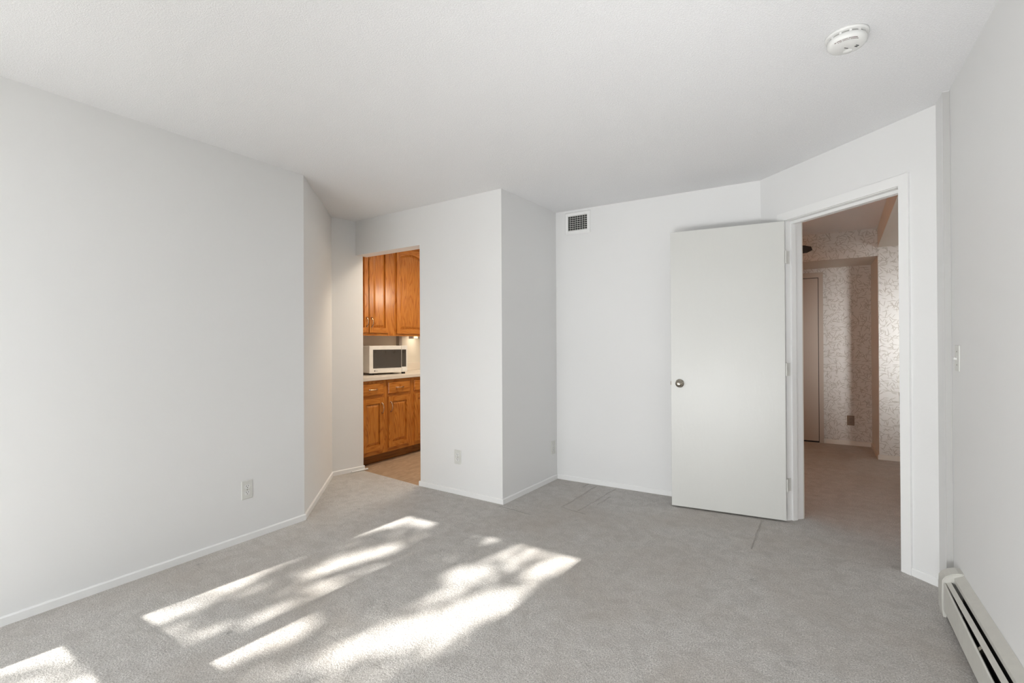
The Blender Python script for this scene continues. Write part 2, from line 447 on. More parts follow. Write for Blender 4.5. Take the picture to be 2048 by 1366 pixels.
# ------------------------------------------------------------------ door casing, jambs, door leaf
tr = empty('trim_1', (*dw(J1), 0)); tag(tr, 'white casing and jambs of the hall doorway', kind='structure')
def dprism(s0, s1, n0, n1, z0, z1): return prism(BM(), [dw(s0, n0), dw(s1, n0), dw(s1, n1), dw(s0, n1)], z0, z1)
link('casing', dprism(J1 - .0615, J1 - .004, -.012, 0, 0, 2.139), TRIM, tr)
link('casing', dprism(J2 + .004, J2 + .0545, -.014, 0, 0, 2.139), TRIM, tr)
link('casing', dprism(J1 - .004, J2 + .004, -.012, 0, HEAD + .004, 2.139), TRIM, tr)
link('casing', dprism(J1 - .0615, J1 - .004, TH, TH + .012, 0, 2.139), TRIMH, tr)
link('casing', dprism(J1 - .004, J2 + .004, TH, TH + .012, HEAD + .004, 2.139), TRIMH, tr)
link('jamb', dprism(J1 - .018, J1, 0, TH, 0, HEAD), TRIM, tr)
link('jamb', dprism(J2, J2 + .018, 0, TH, 0, HEAD), TRIM, tr)
link('jamb', dprism(J1 - .018, J2 + .018, 0, TH, HEAD, HEAD + .018), TRIM, tr)
link('door_stop', dprism(J1, J1 + .012, .040, .078, 0, HEAD), TRIM, tr)
link('door_stop', dprism(J2 - .012, J2, .040, .078, 0, HEAD), TRIM, tr)
link('door_stop', dprism(J1 + .012, J2 - .012, .040, .078, HEAD - .018, HEAD), TRIM, tr)
link('strike_plate', dprism(J2 - .004, J2, -.006, .03, .90, .965), BRASSN, tr, label='small metal strike plate')

hx, hy, wd, bb = -.1597, 3.8101, .7553, math.radians(5.3441)
ang = math.atan2(-math.sin(bb), -math.cos(bb))            # direction hinge -> free edge
dr = empty('door_1', (hx, hy, 0), 0)
tag(dr, 'plain off-white flush door swung open against the alcove wall', kind='structure')
def loc2(u, v):                                            # u along leaf from hinge, v behind its face
    ex, ey = math.cos(ang), math.sin(ang); return (hx + ex * u - ey * v * -1 * -1, hy + ey * u + ex * v * -1 * 1)
def dpt(u, v):
    ex, ey = math.cos(ang), math.sin(ang); nx, ny = (ey, -ex)   # away from the camera
    return (hx + ex * u + nx * v, hy + ey * u + ny * v)
bm = prism(BM(), [dpt(0, 0), dpt(wd, 0), dpt(wd, .035), dpt(0, .035)], .012, 2.0745)
bmesh.ops.recalc_face_normals(bm, faces=bm.faces)
bmesh.ops.bevel(bm, geom=bm.edges[:], offset=.0015, segments=1, affect='EDGES')
link('door_slab', bm, DOORP, dr)
kx, ky = dpt(wd - .062, 0)
rot = Matrix.Translation((kx, ky, .934)) @ Matrix(((math.cos(ang), 0, -math.sin(ang) * 1, 0), (math.sin(ang), 0, math.cos(ang) * 1, 0), (0, 1, 0, 0), (0, 0, 0, 1)))
# lathe axis: z local -> towards the camera side
nz = Vector((-math.sin(ang), math.cos(ang), 0)); 
if nz.y > 0: nz = -nz
ux = Vector((math.cos(ang), math.sin(ang), 0)); uy = nz.cross(ux)
rot = Matrix(((ux.x, uy.x, nz.x, kx), (ux.y, uy.y, nz.y, ky), (ux.z, uy.z, nz.z, .934), (0, 0, 0, 1)))
kn = link('door_knob', lathe(BM(), [(0, .062), (.008, .0625), (.016, .060), (.0235, .054), (.0255, .046), (.023, .038), (.014, .031), (.011, .026), (.011, .008)], 32, rot), BRASSN, dr, smooth=True, label='round aged nickel knob')
link('rosette', lathe(BM(), [(.011, .010), (.020, .0095), (.029, .006), (.0315, .002), (.0315, 0)], 32, rot), BRASSN, kn, smooth=True)
bm = BM(); p0 = dpt(wd, .010); p1 = dpt(wd + .005, .012); p2 = dpt(wd + .003, .024); p3 = dpt(wd, .024)
prism(bm, [p0, p1, p2, p3], .920, .948); link('latch_bolt', bm, BROWNPL, dr)
for z in (.25, 1.05, 1.83):
    bm = BM(); hp = dpt(-.006, .004)
    lathe(bm, [(0, z + .046), (.005, z + .044), (.006, z + .038), (.006, z - .038), (.005, z - .044), (0, z - .046)], 12, Matrix.Translation((hp[0] - 0, hp[1] + .008, 0)))
    prism(bm, [dw(J1, .004), dw(J1 + .0015, .004), dw(J1 + .0015, .034), dw(J1, .034)], z - .045, z + .045)
    link('hinge', bm, PLASTIC, dr)

# ------------------------------------------------------------------ hall
struct('wall_hall_back', box(BM(), -2.0, 7.06, 0, .7, 7.18, H), PAPER, 'wallpapered far wall of the hall recess')
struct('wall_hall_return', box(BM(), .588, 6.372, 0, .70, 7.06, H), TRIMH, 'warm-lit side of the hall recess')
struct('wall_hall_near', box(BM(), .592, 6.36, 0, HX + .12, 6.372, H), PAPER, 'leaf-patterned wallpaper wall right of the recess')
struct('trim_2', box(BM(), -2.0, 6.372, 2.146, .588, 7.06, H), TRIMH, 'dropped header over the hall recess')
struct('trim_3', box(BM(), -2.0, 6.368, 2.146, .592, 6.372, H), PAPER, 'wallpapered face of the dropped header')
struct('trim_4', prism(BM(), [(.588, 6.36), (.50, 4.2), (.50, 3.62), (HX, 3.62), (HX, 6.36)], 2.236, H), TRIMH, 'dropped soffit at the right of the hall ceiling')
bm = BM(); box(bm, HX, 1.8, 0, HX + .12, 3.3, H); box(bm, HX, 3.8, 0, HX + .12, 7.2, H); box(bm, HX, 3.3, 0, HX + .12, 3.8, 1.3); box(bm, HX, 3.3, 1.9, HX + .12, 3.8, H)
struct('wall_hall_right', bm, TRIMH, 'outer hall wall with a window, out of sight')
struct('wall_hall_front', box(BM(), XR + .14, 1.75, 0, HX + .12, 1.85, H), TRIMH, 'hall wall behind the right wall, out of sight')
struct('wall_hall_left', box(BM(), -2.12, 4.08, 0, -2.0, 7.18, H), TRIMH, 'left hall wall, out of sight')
bboard('hall_back', (.11, 7.06), (.588, 7.06), (0, -1), .05, mat=TRIMH, label='baseboard of the hall recess')
bboard('hall_return', (.588, 6.36), (.588, 7.06), (-1, 0), .05, mat=TRIMH, label='baseboard on the warm recess side')
bboard('hall_near', (.58, 6.36), (HX, 6.36), (0, -1), .05, mat=TRIMH, label='baseboard under the grey wallpaper')
HDOOR = paint('beige_door_paint', (.50, .43, .36), .45, 30, .05)
d2 = empty('door_2', (-.34, 7.06, 0)); tag(d2, 'closed beige flush door in the hall recess', kind='structure')
link('door_slab', box(BM(), -.75, 7.035, .02, .0585, 7.055, 2.026), HDOOR, d2)
link('casing', box(BM(), .065, 7.028, 0, .112, 7.06, 2.095), HDOOR, d2)
link('casing', box(BM(), -.80, 7.028, 0, -.755, 7.06, 2.095), HDOOR, d2)
link('casing', box(BM(), -.80, 7.027, 2.034, .112, 7.06, 2.096), HDOOR, d2)
link('door_gap', box(BM(), -.755, 7.050, 0, .065, 7.0595, 2.034), DARK, d2, label='dark gap around the slab')

# ceiling fan in the hall, only a blade tip shows
fc = Vector((-.485, 5.72, 0))
fan = empty('ceiling_fan', (fc.x, fc.y, H)); tag(fan, 'dark ceiling fan in the hall, one blade tip showing past the doorway', 'ceiling fan')
T = Matrix.Translation((fc.x, fc.y, 0))
link('canopy', lathe(BM(), [(0, H), (.07, H), (.065, H - .03), (.015, H - .05), (.015, H - .10)], 24, T), BLADE, fan, True)
link('motor_housing', lathe(BM(), [(.015, H - .09), (.09, H - .11), (.11, H - .16), (.10, H - .24), (.05, H - .27), (0, H - .27)], 24, T), BLADE, fan, True)
tip_dir = math.radians(30)
for k in range(4):
    an = tip_dir + k * 2 * PI / 4
    bm = BM()
    outl = [(.09, -.045), (.36, -.066), (.45, -.064), (.53, -.046), (.565, 0), (.53, .046), (.45, .064), (.36, .066), (.09, .045)]
    lo_ = [bm.verts.new((x, y, -.004)) for x, y in outl]; hi_ = [bm.verts.new((x, y, .004)) for x, y in outl]
    bm.faces.new(lo_[::-1]); bm.faces.new(hi_)
    for i in range(len(outl)): bm.faces.new([lo_[i], lo_[(i + 1) % 9], hi_[(i + 1) % 9], hi_[i]])
    bmesh.ops.transform(bm, matrix=T @ Matrix.Translation((0, 0, H - .225)) @ Matrix.Rotation(an, 4, 'Z') @ Matrix.Rotation(math.radians(-30), 4, 'X'), verts=bm.verts)
    link('blade', bm, BLADE, fan)
link('lamp_shade', lathe(BM(), [(.05, H - .275), (.10, H - .30), (.115, H - .35), (.09, H - .40), (0, H - .42)], 24, T), emit('hall_bulb', (1, .55, .25), 1), fan, True)
point('hall_lamp', (fc.x, fc.y, H - .50), HALL_WARM * .05, (1, .46, .18), .10)
point('hall_warm_fill', (-1.45, 4.9, 1.75), HALL_WARM, (1, .36, .09), .12)  # added warm fill for the recess side and hall floor, no fixture here

# ------------------------------------------------------------------ kitchen shell
struct('wall_kitchen_side', box(BM(), KW - .1, 3.28, 0, KW, 6.1, H), WALLK, 'kitchen wall behind the cabinets')
struct('wall_kitchen_back', box(BM(), KW, 6.0, 0, -2.12, 6.1, H), WALLK, 'far kitchen wall, out of sight')
struct('wall_kitchen_right', prism(BM(), [(-2.22, 3.262), (-2.16, 3.262), (-2.125, 4.0), (-2.125, 6.0), (-2.22, 6.0)], 0, H), WALLK, 'right kitchen wall, out of sight')

# ---- cabinet door: frame + raised panel, in the plane x = xf facing +x
def arch_z(y, y0, y1, ztop, rise):
    c = (y0 + y1) / 2; u = (y - c) / ((y1 - y0) / 2)
    return ztop - rise * u * u
def xprism(bm, outline, x0, x1):
    lo_ = [bm.verts.new((x0, y, z)) for y, z in outline]; hi_ = [bm.verts.new((x1, y, z)) for y, z in outline]
    n = len(outline); bm.faces.new(lo_[::-1]); bm.faces.new(hi_)
    for i in range(n): bm.faces.new([lo_[i], lo_[(i + 1) % n], hi_[(i + 1) % n], hi_[i]])
def panel_outline(y0, y1, z0, z1, rise, ins, n=14):
    a0, a1 = y0 + ins, y1 - ins
    pts = [(a0, z0 + ins), (a1, z0 + ins)]
    if rise == 0: return pts + [(a1, z1 - ins), (a0, z1 - ins)]
    for i in range(n + 1):
        y = a1 + (a0 - a1) * i / n
        pts.append((y, arch_z(y, y0, y1, z1, rise) - ins))
    return pts
def bar_pull(parent, x, y, z, ln, vertical):
    bm = BM(); pts = []; rad = []
    for i in range(13):
        u = i / 12; off = .006 + .022 * math.sin(PI * u) ** .8; w = (u - .5) * ln
        pts.append((x + off, y + (0 if vertical else w), z + (w if vertical else 0))); rad.append(.0075 - .0025 * math.sin(PI * u) + (.002 if i in (0, 12) else 0))
    tube(bm, pts, rad, 8)
    for sgn in (-1, 1):
        w = sgn * ln / 2
        cy, cz = (y, z + w) if vertical else (y + w, z)
        lathe(bm, [(0, .010), (.007, .008), (.010, .002), (.010, 0)], 12, Matrix.Translation((x, cy, cz)) @ Matrix.Rotation(PI / 2, 4, 'Y'))
    link('handle', bm, BRASS, parent, True, label='curved brass pull')
def cab_door(parent, xf, y0, y1, z0, z1, rise=0, st=.056, hside=None, hz=None):
    th = .019
    fy0, fy1, fz0, fz1 = y0 + st, y1 - st, z0 + st, z1 - st
    bm = BM()
    rings = []
    for ins, x in ((-.006, xf + .0005), (-.006, xf + .003), (.005, xf + .003), (.007, xf + .006), (.030, xf + .0165), (.032, xf + .0165)):
        rings.append([bm.verts.new((x, y, z)) for y, z in panel_outline(fy0, fy1, fz0, fz1, rise, ins)])
    for A_, B_ in zip(rings, rings[1:]):
        n = len(A_)
        for i in range(n): bm.faces.new([A_[i], A_[(i + 1) % n], B_[(i + 1) % n], B_[i]])
    bm.faces.new(rings[-1]); bm.faces.new(rings[0][::-1])
    d = link('door', bm, OAK_V, parent)
    for q0, q1 in ((y0, fy0), (fy1, y1)):
        bm = BM(); xprism(bm, [(q0, z0), (q1, z0), (q1, z1), (q0, z1)], xf, xf + th); link('stile', bm, OAK_V, d)
    bm = BM(); xprism(bm, [(fy0, z0), (fy1, z0), (fy1, fz0), (fy0, fz0)], xf, xf + th - .0004); link('rail', bm, OAK_H, d)
    top = [(fy0, z1), (fy1, z1)]
    top += [(fy1 + (fy0 - fy1) * i / 14, (arch_z(fy1 + (fy0 - fy1) * i / 14, fy0, fy1, fz1, rise))) for i in range(15)] if rise else [(fy1, fz1), (fy0, fz1)]
    bm = BM(); xprism(bm, top, xf, xf + th - .0004); link('rail', bm, OAK_H, d)
    if hside is not None:
        hy_ = y1 - st * .5 if hside > 0 else y0 + st * .5
        bar_pull(d, xf + th, hy_, hz, .10, True)
    return d
def drawer(parent, xf, y0, y1, z0, z1):
    bm = BM(); n = 0
    rings = []
    for ins, x in ((0, xf), (0, xf + .013), (.006, xf + .019)):
        rings.append([bm.verts.new((x, y, z)) for y, z in ((y0 + ins, z0 + ins), (y1 - ins, z0 + ins), (y1 - ins, z1 - ins), (y0 + ins, z1 - ins))])
    for A_, B_ in zip(rings, rings[1:]):
        for i in range(4): bm.faces.new([A_[i], A_[(i + 1) % 4], B_[(i + 1) % 4], B_[i]])
    bm.faces.new(rings[-1]); bm.faces.new(rings[0][::-1])
    d = link('drawer_front', bm, OAK_H, parent)
    bar_pull(d, xf + .019, (y0 + y1) / 2, (z0 + z1) / 2, .10, False)
XF = -3.829         # base face frame plane
def base_cabinet(y0, y1, doors, label):
    c = empty('base_cabinet', ((KW + XF) / 2, (y0 + y1) / 2, 0)); tag(c, label, 'cabinet', 'oak base cabinets under the counter')
    bm = BM(); box(bm, KW + .002, y0, .10, XF - .019, y1, .866); link('carcass', bm, OAK_V, c)
    edges = [y0]
    for (a_, b_) in doors: edges += [a_, b_]
    edges.append(y1)
    for i in range(0, len(edges), 2):
        if edges[i + 1] - edges[i] > .004:
            bm = BM(); xprism(bm, [(edges[i], .10), (edges[i + 1], .10), (edges[i + 1], .866), (edges[i], .866)], XF - .019, XF); link('frame_stile', bm, OAK_V, c)
    for (a_, b_) in doors:
        for z0, z1 in ((.10, .16), (.675, .725), (.825, .866)):
            bm = BM(); xprism(bm, [(a_, z0), (b_, z0), (b_, z1), (a_, z1)], XF - .019, XF - .0005); link('frame_rail', bm, OAK_H, c)
    link('toe_board', box(BM(), XF - .095, y0, .0, XF - .08, y1, .10), OAK_D, c)
    return c
c1 = base_cabinet(3.280, 4.000, [(3.30, 3.57), (3.65, 3.955)], 'oak base cabinet under the microwave with two doors and two drawers')
cab_door(c1, XF, 3.284, 3.577, .145, .683, hside=1, hz=.575)
cab_door(c1, XF, 3.643, 3.964, .145, .683, hside=-1, hz=.575)
drawer(c1, XF, 3.284, 3.577, .715, .833); drawer(c1, XF, 3.643, 3.964, .715, .833)
c2 = base_cabinet(4.001, 4.75, [(4.05, 4.36), (4.40, 4.70)], 'oak base cabinet cut off by the right edge of the kitchen opening')
cab_door(c2, XF, 4.035, 4.37, .145, .683, hside=1, hz=.575); cab_door(c2, XF, 4.39, 4.715, .145, .683, hside=-1, hz=.575)
drawer(c2, XF, 4.035, 4.37, .715, .833); drawer(c2, XF, 4.39, 4.715, .715, .833)
ct = empty('countertop', (-4.1, 4.1, .867)); tag(ct, 'cream laminate countertop carrying the microwave', 'countertop')
link('slab', box(BM(), KW + .002, 3.28, .867, -3.792, 5.2, .905, .004), COUNTER, ct)
struct('trim_5', box(BM(), KW, 3.28, .9055, KW + .018, 5.2, 1.00, .003), COUNTER, 'low laminate upstand behind the countertop')

XU = -4.099
def upper_cabinet(y0, y1, doors, label):
    c = empty('wall_cabinet', ((KW + XU) / 2, (y0 + y1) / 2, 1.333)); tag(c, label, 'cabinet', 'oak wall cabinets above the counter')
    link('carcass', box(BM(), KW + .002, y0, 1.345, XU - .019, y1, 2.425), OAK_V, c)
    edges = [y0]
    for (a_, b_) in doors: edges += [a_, b_]
    edges.append(y1)
    for i in range(0, len(edges), 2):
        if edges[i + 1] - edges[i] > .003:
            bm = BM(); xprism(bm, [(edges[i], 1.333), (edges[i + 1], 1.333), (edges[i + 1], 2.43), (edges[i], 2.43)], XU - .019, XU); link('frame_stile', bm, OAK_V, c)
    for (a_, b_) in doors:
        for z0, z1 in ((1.333, 1.375), (2.39, 2.43)):
            bm = BM(); xprism(bm, [(a_, z0), (b_, z0), (b_, z1), (a_, z1)], XU - .019, XU - .0005); link('frame_rail', bm, OAK_H, c)
    return c
u1 = upper_cabinet(3.282, 4.01, [(3.335, 3.90)], 'oak wall cabinet with two narrow doors above the microwave')
cab_door(u1, XU, 3.325, 3.614, 1.366, 2.385, .045, hside=1, hz=1.478)
cab_door(u1, XU, 3.626, 3.915, 1.366, 2.385, .045, hside=-1, hz=1.478)
u2 = upper_cabinet(4.011, 5.0, [(4.06, 4.50), (4.53, 4.95)], 'oak wall cabinet with the wider arched door beside the opening edge')
cab_door(u2, XU, 4.035, 4.515, 1.360, 2.362, .05, hside=1, hz=1.478); cab_door(u2, XU, 4.52, 4.97, 1.360, 2.362, .05, hside=-1, hz=1.478)

# ---- microwave, turned a little towards the opening
th_ = math.radians(15)
mwl = Vector((-4.03, 3.577, .905))
ey_ = Vector((math.sin(th_), math.cos(th_), 0)); ex_ = Vector((math.cos(th_), -math.sin(th_), 0))
MT = Matrix(((ex_.x, ey_.x, 0, mwl.x), (ex_.y, ey_.y, 0, mwl.y), (0, 0, 1, mwl.z), (0, 0, 0, 1)))   # local: x out of face, y along face, z up
mw = empty('microwave', (mwl.x, mwl.y, .905)); tag(mw, 'white countertop microwave with dark window under the wall cabinet', 'microwave')
Wm, Hm, Dm = .465, .315, .34
def mbox(name, x0, y0, z0, x1, y1, z1, mat, parent=mw, bev=0, **kw):
    bm = BM(); box(bm, x0, y0, z0, x1, y1, z1, bev); bmesh.ops.transform(bm, matrix=MT, verts=bm.verts); return link(name, bm, mat, parent, **kw)
mbox('body', -Dm, .004, .022, -.03, Wm - .004, Hm, MWB, bev=.006)
mbox('door', -.03, 0, .020, 0, .388, Hm + .002, MWB, bev=.005)
wn = mbox('window', -.004, .043, .072, .0015, .3865, .275, GLASSD, bev=.001, label='dark glossy door window')
mbox('control_panel', -.03, .390, .020, 0, Wm, Hm + .002, MWB, bev=.005)
mbox('display', -.004, .3925, .080, .0015, Wm - .018, .274, GLASSD, bev=.001, label='dark glossy control strip')
mbox('open_button', 0, .398, .036, .0025, Wm - .012, .070, PLASTW, bev=.001)
for y in (.03, Wm - .05):
    mbox('foot', -.05, y, 0, -.02, y + .03, .022, DARK)
    mbox('foot', -.32, y, 0, -.29, y + .03, .022, DARK)
# maker's mark: grey disc and two letters
bm = lathe(BM(), [(0, .0012), (.0075, .0012), (.0075, 0)], 24, MT @ Matrix.Translation((0, .062, .045)) @ Matrix.Rotation(PI / 2, 4, 'Y'))
link('badge', bm, plain('badge_grey', (.12, .10, .10), .4), mw)
def text_obj(body, size, mtx, mat, parent, name='lettering', ext=.0004):
    cu = bpy.data.curves.new(name, 'FONT'); cu.body = body; cu.size = size; cu.extrude = ext; cu.align_x = 'LEFT'; cu.resolution_u = 2
    tmp = bpy.data.objects.new('tmp', cu); COL.objects.link(tmp)
    dg = bpy.context.evaluated_depsgraph_get()
    me = bpy.data.meshes.new_from_object(tmp.evaluated_get(dg)); bpy.data.objects.remove(tmp)
    bm = BM(); bm.from_mesh(me); bmesh.ops.transform(bm, matrix=mtx, verts=bm.verts)
    return link(name, bm, mat, parent)
tm = Matrix(((0, 0, 1, 0), (1, 0, 0, 0), (0, 1, 0, 0), (0, 0, 0, 1)))    # text x->local y, text y->local z, normal->local x
text_obj('LG', .017, MT @ Matrix.Translation((.0006, .073, .039)) @ tm, plain('badge_text', (.10, .09, .09), .4), mw)

# white range across the kitchen, seen only as a reflection in the microwave window
rg = empty('range', (-2.45, 4.15, 0)); tag(rg, 'white kitchen range hidden behind the partition, mirrored in the microwave window', 'range')
link('body', box(BM(), -2.78, 3.78, .02, -2.16, 4.54, .90, .006), PLASTW, rg)
link('cooktop', box(BM(), -2.79, 3.775, .90, -2.16, 4.545, .92, .004), PLASTW, rg)
link('backguard', box(BM(), -2.24, 3.78, .92, -2.16, 4.54, 1.20, .006), PLASTW, rg)
link('oven_window', box(BM(), -2.784, 3.95, .35, -2.779, 4.37, .60), GLASSD, rg)
for k in range(5):
    link('knob', lathe(BM(), [(0, .03), (.018, .028), (.022, 0)], 16, Matrix.Translation((-2.24, 3.88 + k * .14, 1.13)) @ Matrix.Rotation(-PI / 2, 4, 'Y')), HEATM, rg)

# strip and small fixture under the wall cabinets
bm = BM(); box(bm, KW, 4.335, 1.18, KW + .05, 4.385, 1.343, .002)
tag(link('cord_cover', bm, plain('grey_strip', (.45, .42, .39), .5)), 'slim grey vertical strip on the wall behind the microwave', 'cord cover')
uc = empty('under_cabinet_light', (-4.24, 4.48, 1.30)); tag(uc, 'small white light fixture under the wall cabinet near the opening edge', 'light')
link('housing', box(BM(), -4.27, 4.42, 1.305, -4.20, 4.62, 1.343, .003), PLASTW, uc)
link('lens', box(BM(), -4.199, 4.44, 1.31, -4.194, 4.50, 1.335), emit('warm_lens', (1, .85, .5), 1.5), uc, label='small glowing yellowish lens')

ucl = area('under_cabinet_glow', (-4.20, 4.60, 1.30), (-.3, 0, -1), .08, .3, .8, (1, .88, .70))
# pendant lamp, out of sight behind the partition
pen = empty('pendant_lamp', (-2.95, 4.85, H)); tag(pen, 'kitchen pendant globe lamp hidden behind the partition wall', 'lamp')
T = Matrix.Translation((-2.95, 4.85, 0))
link('cord', lathe(BM(), [(0, H), (.05, H), (.05, H - .015), (.006, H - .02), (.006, 2.02)], 12, T), PLASTW, pen)
link('globe', lathe(BM(), [(.0, 2.02), (.04, 2.015), (.10, 1.97), (.115, 1.91), (.10, 1.85), (.05, 1.81), (0, 1.80)], 24, T), emit('kitchen_globe', (1, .88, .72), 24), pen, True)
kl = empty('kitchen_ceiling_light', (-3.15, 3.75, H)); tag(kl, 'flat kitchen ceiling light hidden above the opening header', 'light')
link('diffuser', box(BM(), -3.35, 3.55, H - .03, -2.95, 3.95, H, .004), emit('kitchen_diffuser', (1, .75, .45), 2), kl)
kla = area('kitchen_light', (-3.15, 3.75, H - .04), (-.15, .1, -1), .4, .4, KITCHEN_LAMP, (1, .87, .72)); kla.data.spread = math.radians(140)

# ------------------------------------------------------------------ outlets, switch, vent, detector
def outlet_proto(pmat, fmat):
    """front faces -y, back plate on y = 0, centre at the origin"""
    o = empty('electrical_outlet', (0, 0, 0))
    bm = BM(); w, h = .0355, .0585
    rings = []
    for ins, y in ((0, 0), (0, -.003), (.004, -.0055)):
        rings.append([bm.verts.new((x, y, z)) for x, z in ((-w + ins, -h + ins), (w - ins, -h + ins), (w - ins, h - ins), (-w + ins, h - ins))])
    for A_, B_ in zip(rings, rings[1:]):
        for i in range(4): bm.faces.new([A_[i], A_[(i + 1) % 4], B_[(i + 1) % 4], B_[i]])
    bm.faces.new(rings[-1]); bm.faces.new(rings[0][::-1])
    link('cover_plate', bm, pmat, o, local=True)
    for sg in (1, -1):
        cz = sg * .0195
        bm = BM(); pts = []
        for i in range(28):
            an = 2 * PI * i / 28; x = .0172 * math.cos(an); z = max(-.0135, min(.0135, .0172 * math.sin(an))); pts.append((x, z))
        lo_ = [bm.verts.new((x, -.005, cz + z)) for x, z in pts]; hi_ = [bm.verts.new((x, -.0078, cz + z)) for x, z in pts]
        bm.faces.new(lo_); bm.faces.new(hi_[::-1])
        for i in range(28): bm.faces.new([lo_[i], lo_[(i + 1) % 28], hi_[(i + 1) % 28], hi_[i]])
        rc = link('receptacle', bm, fmat, o, local=True)
        for q in ((-.0076, -.0083, cz + .000, -.0052, -.0077, cz + .009), (.0052, -.0083, cz + .001, .0076, -.0077, cz + .008)):
            bm = BM(); box(bm, *q); link('slot', bm, DARK, rc, local=True)
        bm = BM(); lathe(bm, [(0, 0), (.0027, 0), (.0027, .0006), (0, .0006)], 10, Matrix.Translation((0, -.0077, cz - .0065)) @ Matrix.Rotation(PI / 2, 4, 'X'))
        link('slot', bm, DARK, rc, local=True)
    link('screw', lathe(BM(), [(0, .0015), (.0025, .001), (.003, 0)], 12, Matrix.Translation((0, -.0055, 0)) @ Matrix.Rotation(PI / 2, 4, 'X')), BRASSN, o, local=True)
    return o
o1 = outlet_proto(PLASTIC, PLASTW)
spots = [((-3.057, 1.711, .3205), PI / 2, 'white duplex outlet low on the long left wall'),
         ((-2.4885, 3.1425, .306), -math.atan2(OP[1] - S[1], S[0] - OP[0]), 'white duplex outlet on the partition right of the kitchen opening'),
         ((-2.0025, 3.907, .296), PI / 2 - math.atan2(W[0] - S[0], W[1] - S[1]), 'shaded white outlet on the alcove return wall by the corner')]
for i, (lc, rz, lb) in enumerate(spots):
    o = o1 if i == 0 else copy_tree(o1)
    o.location = lc; o.rotation_euler = (0, 0, rz); tag(o, lb, 'outlet', 'white wall outlets')
o4 = outlet_proto(BROWNPL, BROWNPL); o4.location = (.382, 7.06, .296); tag(o4, 'dark brown outlet on the wallpaper of the hall recess', 'outlet')
for ch in o4.children:
    for g in ch.children: g.data.materials[0] = DARK

# light switch on the right wall
sw = empty('light_switch', (XR, 2.940, 1.163), -PI / 2)
tag(sw, 'white toggle light switch on the near right wall', 'switch')
bm = BM(); box(bm, -.0355, -.0055, -.0585, .0355, 0, .0585, .002); link('cover_plate', bm, PLASTIC, sw, local=True)
bm = BM(); box(bm, -.005, -.0065, -.012, .005, -.005, .012); link('toggle_surround', bm, PLASTIC, sw, local=True)
bm = BM(); box(bm, -.0035, -.016, -.010, .0035, -.005, -.001, .001, Matrix.Rotation(math.radians(-15), 4, 'X')); link('toggle', bm, PLASTW, sw, local=True)
for z in (-.030, .030): link('screw', lathe(BM(), [(0, .0015), (.0025, .001), (.003, 0)], 12, Matrix.Translation((0, -.0055, z)) @ Matrix.Rotation(PI / 2, 4, 'X')), BRASSN, sw, local=True)

# air vent
vt = empty('air_vent', (-1.781, 3.9842, 2.319), -math.atan2(0, 1)); tag(vt, 'white supply grille high on the alcove back wall', 'air vent')
vt.rotation_euler = (0, 0, math.atan2(BEND[1] - W[1], BEND[0] - W[0]))
W2, H2, w2, h2 = .123, .100, .092, .067
bm = BM(); rings = []
for (hw, hh), y in (((W2, H2), 0), ((W2, H2), -.004), ((W2 - .008, H2 - .008), -.013), ((w2, h2), -.010), ((w2, h2), -.001)):
    rings.append([bm.verts.new((x, y, z)) for x, z in ((-hw, -hh), (hw, -hh), (hw, hh), (-hw, hh))])
for A_, B_ in zip(rings, rings[1:]):
    for i in range(4): bm.faces.new([A_[i], A_[(i + 1) % 4], B_[(i + 1) % 4], B_[i]])
link('frame', bm, TRIM, vt, local=True)
bm = BM(); box(bm, -w2, -.0012, -h2, w2, -.0002, h2); link('duct_opening', bm, DARK, vt, local=True)
for k in range(8):
    z = -h2 + .005 + k * (2 * h2 - .01) / 7
    bm = BM(); box(bm, -w2, -.0085, z - .0015, w2, -.006, z + .0015); link('louver', bm, PLASTIC, vt, local=True)
for k in range(7):
    x = -w2 + (k + 1) * 2 * w2 / 8
    bm = BM(); box(bm, x - .0010, -.006, -h2, x + .0010, -.0035, h2); link('vertical_vane', bm, PLASTIC, vt, local=True)
for x in (-.112, .112): link('screw', lathe(BM(), [(0, .002), (.003, .0015), (.0035, 0)], 12, Matrix.Translation((x, -.007, 0)) @ Matrix.Rotation(PI / 2, 4, 'X')), BRASSN, vt, local=True)

# smoke detector
sx_, sy_ = .121, 2.297
sm = empty('smoke_detector', (sx_, sy_, H)); tag(sm, 'round white smoke detector on the ceiling', 'smoke detector')
T = Matrix.Translation((sx_, sy_, 0))
link('mounting_base', lathe(BM(), [(0, H), (.073, H), (.073, H - .006), (.068, H - .010), (.0, H - .010)], 48, T), PLASTW, sm, True)
link('vent_ring', lathe(BM(), [(.058, H - .010), (.058, H - .020)], 48, T), plain('detector_shadow_grey', (.42, .42, .40), .6), sm)
for k in range(12):
    an = 2 * PI * k / 12 + .15
    bm = BM(); box(bm, .057, -.004, H - .021, .063, .004, H - .009, 0, T @ Matrix.Rotation(an, 4, 'Z')); link('rib', bm, PLASTW, sm)
cv = link('cover', lathe(BM(), [(.064, H - .018), (.067, H - .021), (.066, H - .034), (.060, H - .042), (.050, H - .046), (.0, H - .0475)], 48, T), PLASTW, sm, True)
bm = BM(); lathe(bm, [(.0, H - .050), (.013, H - .0495), (.016, H - .046)], 24, T @ Matrix.Translation((.004, .030, 0))); link('test_button', bm, PLASTW, cv, True)
for (x, y, rz, ln) in ((-.002, .002, .75, .017), (.030, .010, .75, .012), (.034, .003, .75, .012)):
    bm = BM(); box(bm, -ln / 2, -.0012, H - .0482, ln / 2, .0012, H - .0455, 0, T @ Matrix.Translation((x, y, 0)) @ Matrix.Rotation(rz, 4, 'Z')); link('sounder_slot', bm, DARK, cv)
